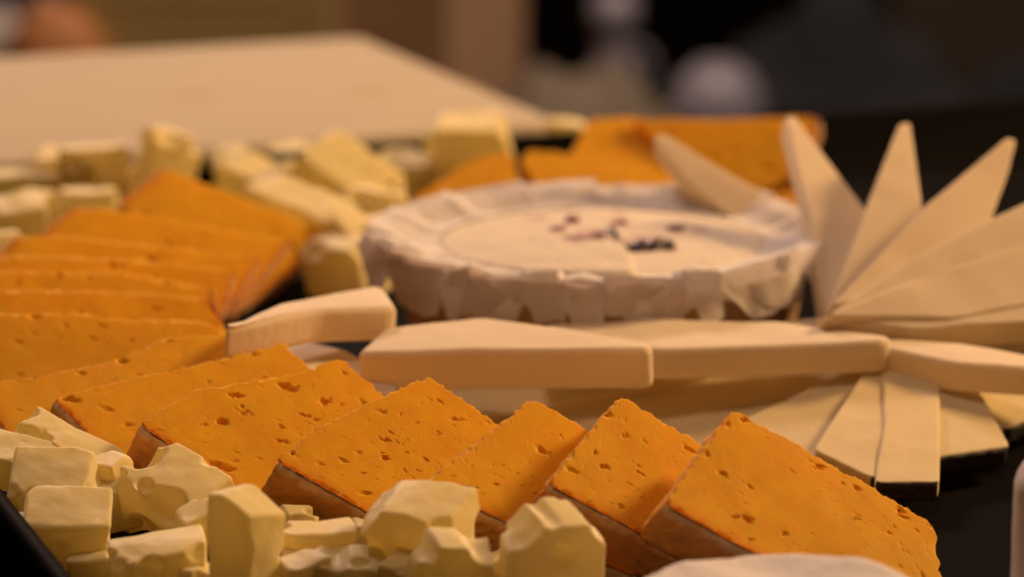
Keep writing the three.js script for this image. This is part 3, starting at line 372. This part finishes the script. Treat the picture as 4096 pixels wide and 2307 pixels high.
orangeSlice('small bright orange piece low behind the tall pointed white slices', [[78.7, 17, -122.5], [84, 13.3, -118.9], [88.5, 15.9, -121.5], [88.2, 20.6, -126.1], [80.8, 20.1, -125.6]], 8, [], { seed: 29, rings: 20, segs: 100, group: 'orange cheese slices stacked at the back of the tray' });
petalSlice('white slice of the lower fan at the right picture edge, one corner showing', [[109.8, 10.1, 90.7], [116.9, 7.1, 97.7], [136.5, 7.8, 75.1], [109.8, 16, 62.2], [99, 16.8, 69.2]], 4.5, { seed: 30, rind: [1], low: true, group: 'white cheese slices fanned around the small round cheese' });
petalSlice('white slice of the lower fan with black rind, second from its right end', [[93.6, 13, 104.5], [94.5, 8.4, 126.2], [115.4, 8.3, 116], [113, 13.5, 92.3], [106.6, 18.6, 70.5], [92.1, 18.8, 76.9]], 4.5, { seed: 31, rind: [1], low: true, group: 'white cheese slices fanned around the small round cheese' });
petalSlice('white slice of the lower fan whose black rind ends square over the dark tray', [[86.5, 13.4, 112.8], [80.7, 8, 143.4], [95.4, 7.8, 142.4], [102.3, 17, 90.9], [101, 19.9, 75.3], [89.6, 19.6, 78.1]], 4.5, { seed: 32, rind: [1], low: true, group: 'white cheese slices fanned around the small round cheese' });
petalSlice('white lower slice left of the square black end, half behind the orange row', [[68.7, 10.4, 125.6], [80.3, 7.9, 139.3], [87.9, 7.9, 139.3], [94.9, 12.2, 115.6], [98.2, 19.7, 74.7], [87.2, 19.1, 78.1]], 4.5, { seed: 33, rind: [1], low: true, group: 'white cheese slices fanned around the small round cheese' });
petalSlice('white lower slice in shade, right of two similar ones behind the orange tips', [[43.6, 8.2, 110.7], [60.2, 6.6, 125.6], [80, 7.8, 126.5], [97.3, 18.7, 74.4], [86.7, 18, 73.8]], 4.5, { seed: 34, low: true, group: 'white cheese slices fanned around the small round cheese' });
petalSlice('white lower slice in shade, left of two similar ones behind the orange tips', [[14.5, 5, 82.4], [34.1, 4.3, 101.4], [56.6, 5.1, 114], [96.6, 17.6, 72.4], [86.3, 16.8, 69.2]], 4.5, { seed: 35, low: true, group: 'white cheese slices fanned around the small round cheese' });
petalSlice('white slice of the lower fan in the shade behind the third front orange slice', [[-26.7, 3.2, 59.1], [6, 3.4, 84.4], [29.5, 4.5, 96.9], [94.8, 17.3, 71.2], [79.6, 15.8, 68.1]], 4.5, { seed: 36, low: true, group: 'white cheese slices fanned around the small round cheese' });
petalSlice('white slice of the lower fan in the darkest shade under the middle bar', [[-42.6, 6.1, 59.5], [-28, 5.2, 76.5], [-10.4, 5.6, 85.3], [50.2, 13.4, 67.9], [40.6, 13, 64.4]], 4.5, { seed: 37, low: true, group: 'white cheese slices fanned around the small round cheese' });
petalSlice('white slice pointing left behind the paper cup, its broad side to the camera', [[48.3, 39.8, -44.3], [73.3, 22.5, -19.1], [85.3, 23.6, -19.5], [77.7, 33.9, -34], [57.4, 43.1, -47.9], [43.1, 50.5, -59], [39.9, 49.2, -57.5]], 7, { seed: 38, group: 'white cheese slices fanned around the small round cheese' });
petalSlice('tall pointed white slice right beside the orange back stack', [[78.4, 39.7, 14.6], [78.2, 24, 51.3], [106.9, 26, 38.1], [93.1, 42.3, 4.1], [77.9, 60, -32.8], [75.2, 59.8, -31.5]], 7, { seed: 39, group: 'white cheese slices fanned around the small round cheese' });
petalSlice('upright pointed white slice, middle one of the three tall tips', [[93.6, 47.4, 16], [78.5, 26, 57.4], [106.9, 28, 46.5], [107.1, 44.5, 17.5], [107.4, 61.9, -12.9], [104.3, 61.6, -11.7]], 7, { seed: 40, group: 'white cheese slices fanned around the small round cheese' });
petalSlice('pointed white slice leaning right, rightmost of the three tall tips', [[106.4, 47.5, 29.4], [78.8, 29, 63.5], [116.3, 31, 41.7], [130.5, 52.8, 11.1], [133.5, 59.5, 2.5], [131.1, 60.3, 2.9]], 7, { seed: 41, group: 'white cheese slices fanned around the small round cheese' });
petalSlice('white slice cut by the right picture edge, next below the tall tips', [[122.8, 45.7, 35.7], [99.4, 38.9, 53.9], [77, 29.9, 75.3], [109, 30.3, 64.8], [142.1, 37.5, 43], [149.4, 48.7, 22.6], [145.9, 51.7, 18.9]], 7, { seed: 42, group: 'white cheese slices fanned around the small round cheese' });
petalSlice('white slice second below the tall tips at the right, its end outside the picture', [[129.6, 40.3, 42.5], [99.6, 35.1, 60.5], [75.4, 29.8, 77.1], [108.2, 27.8, 71.1], [139.8, 30.5, 57.1], [152.3, 40.1, 36.2], [148.1, 43.9, 30.6]], 7, { seed: 43, group: 'white cheese slices fanned around the small round cheese' });
petalSlice('white slice third below the tall tips at the right, just above the flat long one', [[128.4, 34.1, 50.9], [102.5, 31.9, 61.9], [73.7, 28.8, 75.2], [97.9, 26, 75.7], [138.5, 26.4, 65.1], [151.5, 33.3, 47.2], [150.8, 36.8, 39.9]], 7, { seed: 44, group: 'white cheese slices fanned around the small round cheese' });
petalSlice('long white slice lying flat at the right beside the paper cup', [[70.2, 22.1, 62], [89.3, 21.9, 67.6], [109.5, 22, 63.1], [149.7, 22.3, 48.6], [150.1, 22.6, 36], [131.7, 22.6, 33.5], [97.7, 22.5, 39.2], [69.8, 22.3, 49.8]], 8, { seed: 45, bevel: 1.9, r: 3, group: 'white cheese slices fanned around the small round cheese' });
petalSlice('white slice whose tip leaves the picture at the right below the flat one', [[91.9, 23.5, 85.3], [105, 22.6, 94.2], [137.4, 21.4, 98.3], [137.6, 21.8, 92], [109.4, 23.3, 77.1], [93.1, 23.9, 75.4], [78.3, 24.2, 78.9]], 7.5, { seed: 46, bevel: 1.9, r: 3, group: 'white cheese slices fanned around the small round cheese' });
petalSlice('longest white bar in front of the paper cup with a blunt right end', [[8.9, 23.7, 79.4], [35.4, 24.1, 87.8], [89.4, 25.8, 87], [91.9, 26.1, 82.1], [67.7, 26.1, 67.3], [34.8, 25.5, 60.2], [8.1, 24.5, 63]], 8, { seed: 47, bevel: 1.9, r: 3, group: 'white cheese slices fanned around the small round cheese' });
petalSlice('white bar in the middle foreground with a tiny dark speck near its blunt end', [[-3.5, 28.8, 105.2], [31.5, 30.2, 110.7], [33.1, 30.6, 106.7], [12.5, 30.5, 90.1], [-7.5, 30.2, 78.8], [-30.9, 28.7, 83.7], [-36.6, 27.3, 103.3]], 10.3, { seed: 48, bevel: 1.9, r: 3, group: 'white cheese slices fanned around the small round cheese' });
petalSlice('short white slice with a pale blunt end at the left of the paper cup', [[-59.7, 36.2, 109.3], [-46, 35.1, 92.2], [-27.3, 33.6, 83.6], [-31.3, 34, 64.9], [-33.7, 34.2, 62.3], [-55.8, 35.9, 88.2], [-66.4, 36.8, 116]], 8.5, { seed: 49, bevel: 1.9, r: 3, group: 'white cheese slices fanned around the small round cheese' });
petalSlice('white slice lying in the shade below the short left bar', [[-59.4, 23.4, 92.6], [-42.6, 21, 105.8], [-24.7, 18.9, 112.1], [-28.5, 20.1, 96.7], [-39.3, 22, 79.7], [-48.3, 23.2, 74.4], [-63.9, 24.3, 83.8]], 7, { seed: 50, bevel: 1.9, r: 3, group: 'white cheese slices fanned around the small round cheese' });
chunk('long pale chunk with wet holes lying along the rind at the far left', [-95.6, 20, 162.5], [25, 9, 10], [-20, 14, -15], { seed: 51, eyes: 6, bites: [[-1,0.9,-0.6,2.2]] });
chunk('flat pale chunk cut by the left picture edge under the long one', [-105.3, 20, 170], [30, 8, 12], [-14, 14, -10], { seed: 52, eyes: 5 });
chunk('broad pale chunk at the left edge on top of the one with a round hole', [-95.7, 18, 180.7], [20, 10, 14], [4, 14, 2], { seed: 53, eyes: 2, bites: [[1.05,0.6,0.9,3.2],[-0.9,1,0.9,2.6]] });
chunk('pale chunk with one round hole in its front beside the tray rim', [-91.5, 14, 196], [18, 10.5, 14], [6, 10, 1], { seed: 54, eyes: 1, bites: [[0,0.15,1.1,2.1],[1.15,-1,0.6,2.5]] });
chunk('big square pale chunk standing on its corner with bites out of its edges', [-70.4, 15, 180.6], [20, 15, 17], [-37, 27, 0], { seed: 55, eyes: 3, bites: [[0.25,1.05,-1.05,2.2],[-0.1,-0.5,1.15,6],[1.1,0.5,0.9,3.0],[-1,0.9,0.9,2.6],[-1,-0.3,0.3,3]] });
chunk('tall pale wedge chunk with a slanted lit right side at the bottom edge', [-51.7, 20, 225.3], [11, 23, 11], [-38, 4, 9], { seed: 56, eyes: 0, cuts: [[0.55,0.8,-0.25,9]] });
chunk('low pale chunk with a yellow hole at the foot of the tall wedge', [-70.7, 13, 214.8], [19, 10, 13], [8, 10, 3], { seed: 57, eyes: 1, bites: [[-0.1,0.3,1.1,3.2],[-0.9,0.8,0.9,2.5]] });
chunk('rounded pale chunk cut by the bottom picture edge under the wedge', [-60.3, 10, 218.4], [11, 7, 9], [0, 0, 0], { seed: 58, eyes: 1, grooves: [[0.1,1.3,2]] });
chunk('upper of two stacked pale bars right of the tall wedge', [-38.3, 18, 212.6], [15, 4.6, 9], [-4, 2, 0], { seed: 59, eyes: 0, round: 0.8 });
chunk('lower of two stacked pale bars right of the tall wedge', [-38.5, 15, 216.6], [13, 4.2, 9], [4, 2, 1], { seed: 60, eyes: 0, round: 0.8 });
chunk('pale block with a long groove behind the knobbly one at the bottom', [-18.2, 22, 218.9], [20, 12, 15], [-22, 14, 2], { seed: 61, eyes: 1, grooves: [[-1.0,1.1,3.6]], bites: [[0.75,0.9,0.9,2.0],[-0.1,-0.1,1.2,3.2],[-0.8,-0.5,1.1,4]] });
chunk('knobbly pale chunk with a round bump in front of the grooved block', [-11.7, 20, 236], [15, 11, 11], [10, 10, -4], { seed: 62, eyes: 0, grooves: [[-0.95,0.9,3.2],[0.75,1.2,3.8]] });
chunk('spiky star shaped pale chunk in front of the second orange slice', [7.2, 22, 231.4], [20, 15, 12], [14, 8, -4], { seed: 63, eyes: 1, chips: 0, shear: 0.05, grooves: [[-0.95,1.15,6.4],[1.08,1.05,5.2],[-0.14,1.06,1.5]], bites: [[0.1,0.1,1.35,4.0]] });
chunk('pale chunk with rounded bumps along the bottom edge below the bars', [-31.4, 14, 223.9], [20, 7, 10], [-6, 8, 3], { seed: 64, eyes: 1, grooves: [[-0.3,1.4,2.6],[0.8,1.4,2.4]] });
chunk('small pale chunk wedged between the broad left chunk and the big square one', [-84.2, 14, 177.4], [9, 10, 10], [20, 10, 12], { seed: 65, eyes: 1 });
chunk('flat pale chunk lying low between the round holed chunk and the wedge', [-83.6, 8, 202.3], [12, 8, 10], [-20, 6, 8], { seed: 66, eyes: 1 });
chunk('small pale chunk in the gap between the knobbly and the spiky chunks', [-3.8, 10, 212], [9, 8, 9], [30, 10, 5], { seed: 67, eyes: 0 });
chunk('pale chunk low at the bottom edge beneath the spiky one', [10.5, 9, 214.5], [14, 8, 10], [-10, 0, 0], { seed: 68, eyes: 1 });
chunk('small pale chunk squeezed between the bars and the grooved block', [-30.5, 12, 195.6], [6, 9, 8], [12, 0, -8], { seed: 69, eyes: 0 });
chunk('small notched pale chunk on top between the two left bars and the broad chunk', [-85.4, 19, 173.1], [8, 7, 8], [-24, 14, 10], { seed: 70, eyes: 0 });
chunk('small pale chunk leaning against the left of the tall wedge', [-63.6, 16, 202.2], [8, 9, 8], [28, 10, 14], { seed: 71, eyes: 0 });
chunk('small pale chunk beside the upper stacked bar under the thick rind', [-44.4, 14, 193.9], [7, 7, 8], [18, 12, -10], { seed: 72, eyes: 0 });
chunk('small pale chunk lying right in front of the lower stacked bar', [-40.8, 14, 223.9], [9, 7, 8], [30, 14, 6], { seed: 73, eyes: 0 });
chunk('small pale chunk on the bottom edge between the bumpy one and the knobbly one', [-20.7, 15, 228.1], [8, 8, 8], [-30, 12, 0], { seed: 74, eyes: 0 });
chunk('small flat pale chunk at the lower left against the tray rim', [-99.9, 14, 197.3], [8, 6, 9], [20, 8, -10], { seed: 75, eyes: 0 });
chunk('dim pale chunk filling the gap between the big square chunk and the bars', [-67.6, 8, 181.4], [16, 10, 12], [30, 0, 0], { seed: 76, eyes: 1 });
chunk('pale chunk at the left picture edge just below the tray rim', [-153.6, 17, -141], [20, 13, 14], [16, 8, -4], { seed: 77, step: 1.0, group: 'pale cheese chunks at the back of the tray' });
chunk('yellow ridged chunk standing against the far rim at the left', [-131.6, 22, -141.4], [22, 19, 12], [10, 4, 0], { seed: 78, bites: [[-0.5,0.6,1.1,2.2],[0,0.6,1.1,2.2],[0.5,0.6,1.1,2.2]], step: 1.0, group: 'pale cheese chunks at the back of the tray' });
chunk('yellow chunk sticking up behind the topmost orange slice', [-110.8, 24, -140.9], [13, 26, 14], [30, 0, -14], { seed: 79, step: 1.0, group: 'pale cheese chunks at the back of the tray' });
chunk('small light chunk squeezed above the second orange slice of the fan', [-128.4, 20, -106.5], [18, 9, 12], [5, 0, 0], { seed: 80, step: 1.0, group: 'pale cheese chunks at the back of the tray' });
chunk('pale chunk at the left picture edge beside the orange fan', [-147, 18, -85.2], [18, 15, 14], [20, 10, 8], { seed: 81, step: 1.0, group: 'pale cheese chunks at the back of the tray' });
chunk('pale chunk tip at the left edge beside the red rind corner', [-143.5, 20, -39.7], [12, 11, 12], [15, 0, 0], { seed: 82, step: 1.0, group: 'pale cheese chunks at the back of the tray' });
chunk('pale chunk with a lit left face below the dark strip of the rim', [-82.6, 14, -159.2], [21, 17, 15], [-30, 14, -12], { seed: 83, step: 1.0, group: 'pale cheese chunks at the back of the tray' });
chunk('long yellow chunk running down behind the topmost orange slice', [-60.3, 16, -91.7], [40, 18, 15], [-40, 10, -8], { seed: 84, step: 1.0, group: 'pale cheese chunks at the back of the tray' });
chunk('large pale chunk tilted to the right left of the paper cup', [-55.2, 19, -137.3], [27, 22, 20], [-30, 16, -20], { seed: 85, step: 1.0, group: 'pale cheese chunks at the back of the tray' });
chunk('yellow chunk between the tilted one and the paper cup', [-45.7, 13, -120.5], [20, 18, 18], [20, 0, -10], { seed: 86, step: 1.0, group: 'pale cheese chunks at the back of the tray' });
chunk('small pale chunk against the far rim left of the tall block', [-35.6, 14, -182.5], [16, 13, 14], [0, 10, 0], { seed: 87, step: 1.0, group: 'pale cheese chunks at the back of the tray' });
chunk('tall yellow block behind the orange slice left of the paper cup', [-14.1, 20, -185.8], [25, 24, 18], [18, 6, 0], { seed: 88, step: 1.0, group: 'pale cheese chunks at the back of the tray' });
chunk('pale chunk low beside the orange back stack', [17.5, 16, -240.6], [15, 12, 10], [10, 0, -10], { seed: 89, step: 1.0, group: 'pale cheese chunks at the back of the tray' });
chunk('yellow chunk at the foot of the paper cup under the long one', [-49.1, 9, -69], [22, 16, 16], [-30, 0, 0], { seed: 90, step: 1.0, group: 'pale cheese chunks at the back of the tray' });
chunk('small yellow chunk between the ridged one and the rim at the far left', [-146.3, 22, -148], [12, 12, 10], [25, 10, 0], { seed: 91, step: 1.0, group: 'pale cheese chunks at the back of the tray' });
chunk('small pale chunk under the edge of the topmost orange slice at the left', [-124.4, 17, -147.4], [13, 11, 12], [40, 0, 6], { seed: 92, step: 1.0, group: 'pale cheese chunks at the back of the tray' });
chunk('small pale chunk leaning on the long yellow one at its upper end', [-91.4, 16, -179], [13, 12, 12], [15, 14, 12], { seed: 93, step: 1.0, group: 'pale cheese chunks at the back of the tray' });
chunk('small yellow chunk on the tray between the rim and the tilted chunk', [-72.5, 13, -205], [14, 13, 12], [35, 8, 0], { seed: 94, step: 1.0, group: 'pale cheese chunks at the back of the tray' });
chunk('small pale chunk resting low between the long yellow chunk and the paper cup', [-46.6, 14, -78.7], [14, 13, 12], [30, 16, -12], { seed: 95, step: 1.0, group: 'pale cheese chunks at the back of the tray' });
chunk('small pale chunk beside the foot of the tall yellow block', [-25.8, 14, -182.5], [13, 13, 12], [-20, 0, 8], { seed: 96, step: 1.0, group: 'pale cheese chunks at the back of the tray' });
chunk('tiny pale chunk on top of the ridged yellow chunk at the far left', [-136.4, 26, -137.1], [9, 8, 9], [30, 12, 10], { seed: 97, step: 1.0, group: 'pale cheese chunks at the back of the tray' });
chunk('small pale chunk between the two chunks at the left picture edge', [-143.8, 19, -106.5], [11, 9, 10], [-20, 14, 6], { seed: 98, step: 1.0, group: 'pale cheese chunks at the back of the tray' });
chunk('small yellow chunk right of the chunk sticking up behind the orange slices', [-107, 20, -168.5], [10, 12, 10], [12, 8, -20], { seed: 99, step: 1.0, group: 'pale cheese chunks at the back of the tray' });
chunk('small pale chunk tucked under the upper side of the tilted chunk', [-74, 17, -147.4], [12, 11, 11], [-12, 16, 24], { seed: 100, step: 1.0, group: 'pale cheese chunks at the back of the tray' });
chunk('small yellow chunk in front of the pale one against the far rim', [-41.7, 15, -157.4], [12, 11, 12], [25, 14, -14], { seed: 101, step: 1.0, group: 'pale cheese chunks at the back of the tray' });
chunk('small pale chunk touching the left side of the paper cup rim', [-41.9, 15, -79.6], [10, 11, 10], [10, 10, 16], { seed: 102, step: 1.0, group: 'pale cheese chunks at the back of the tray' });

renderer.render(scene, camera);
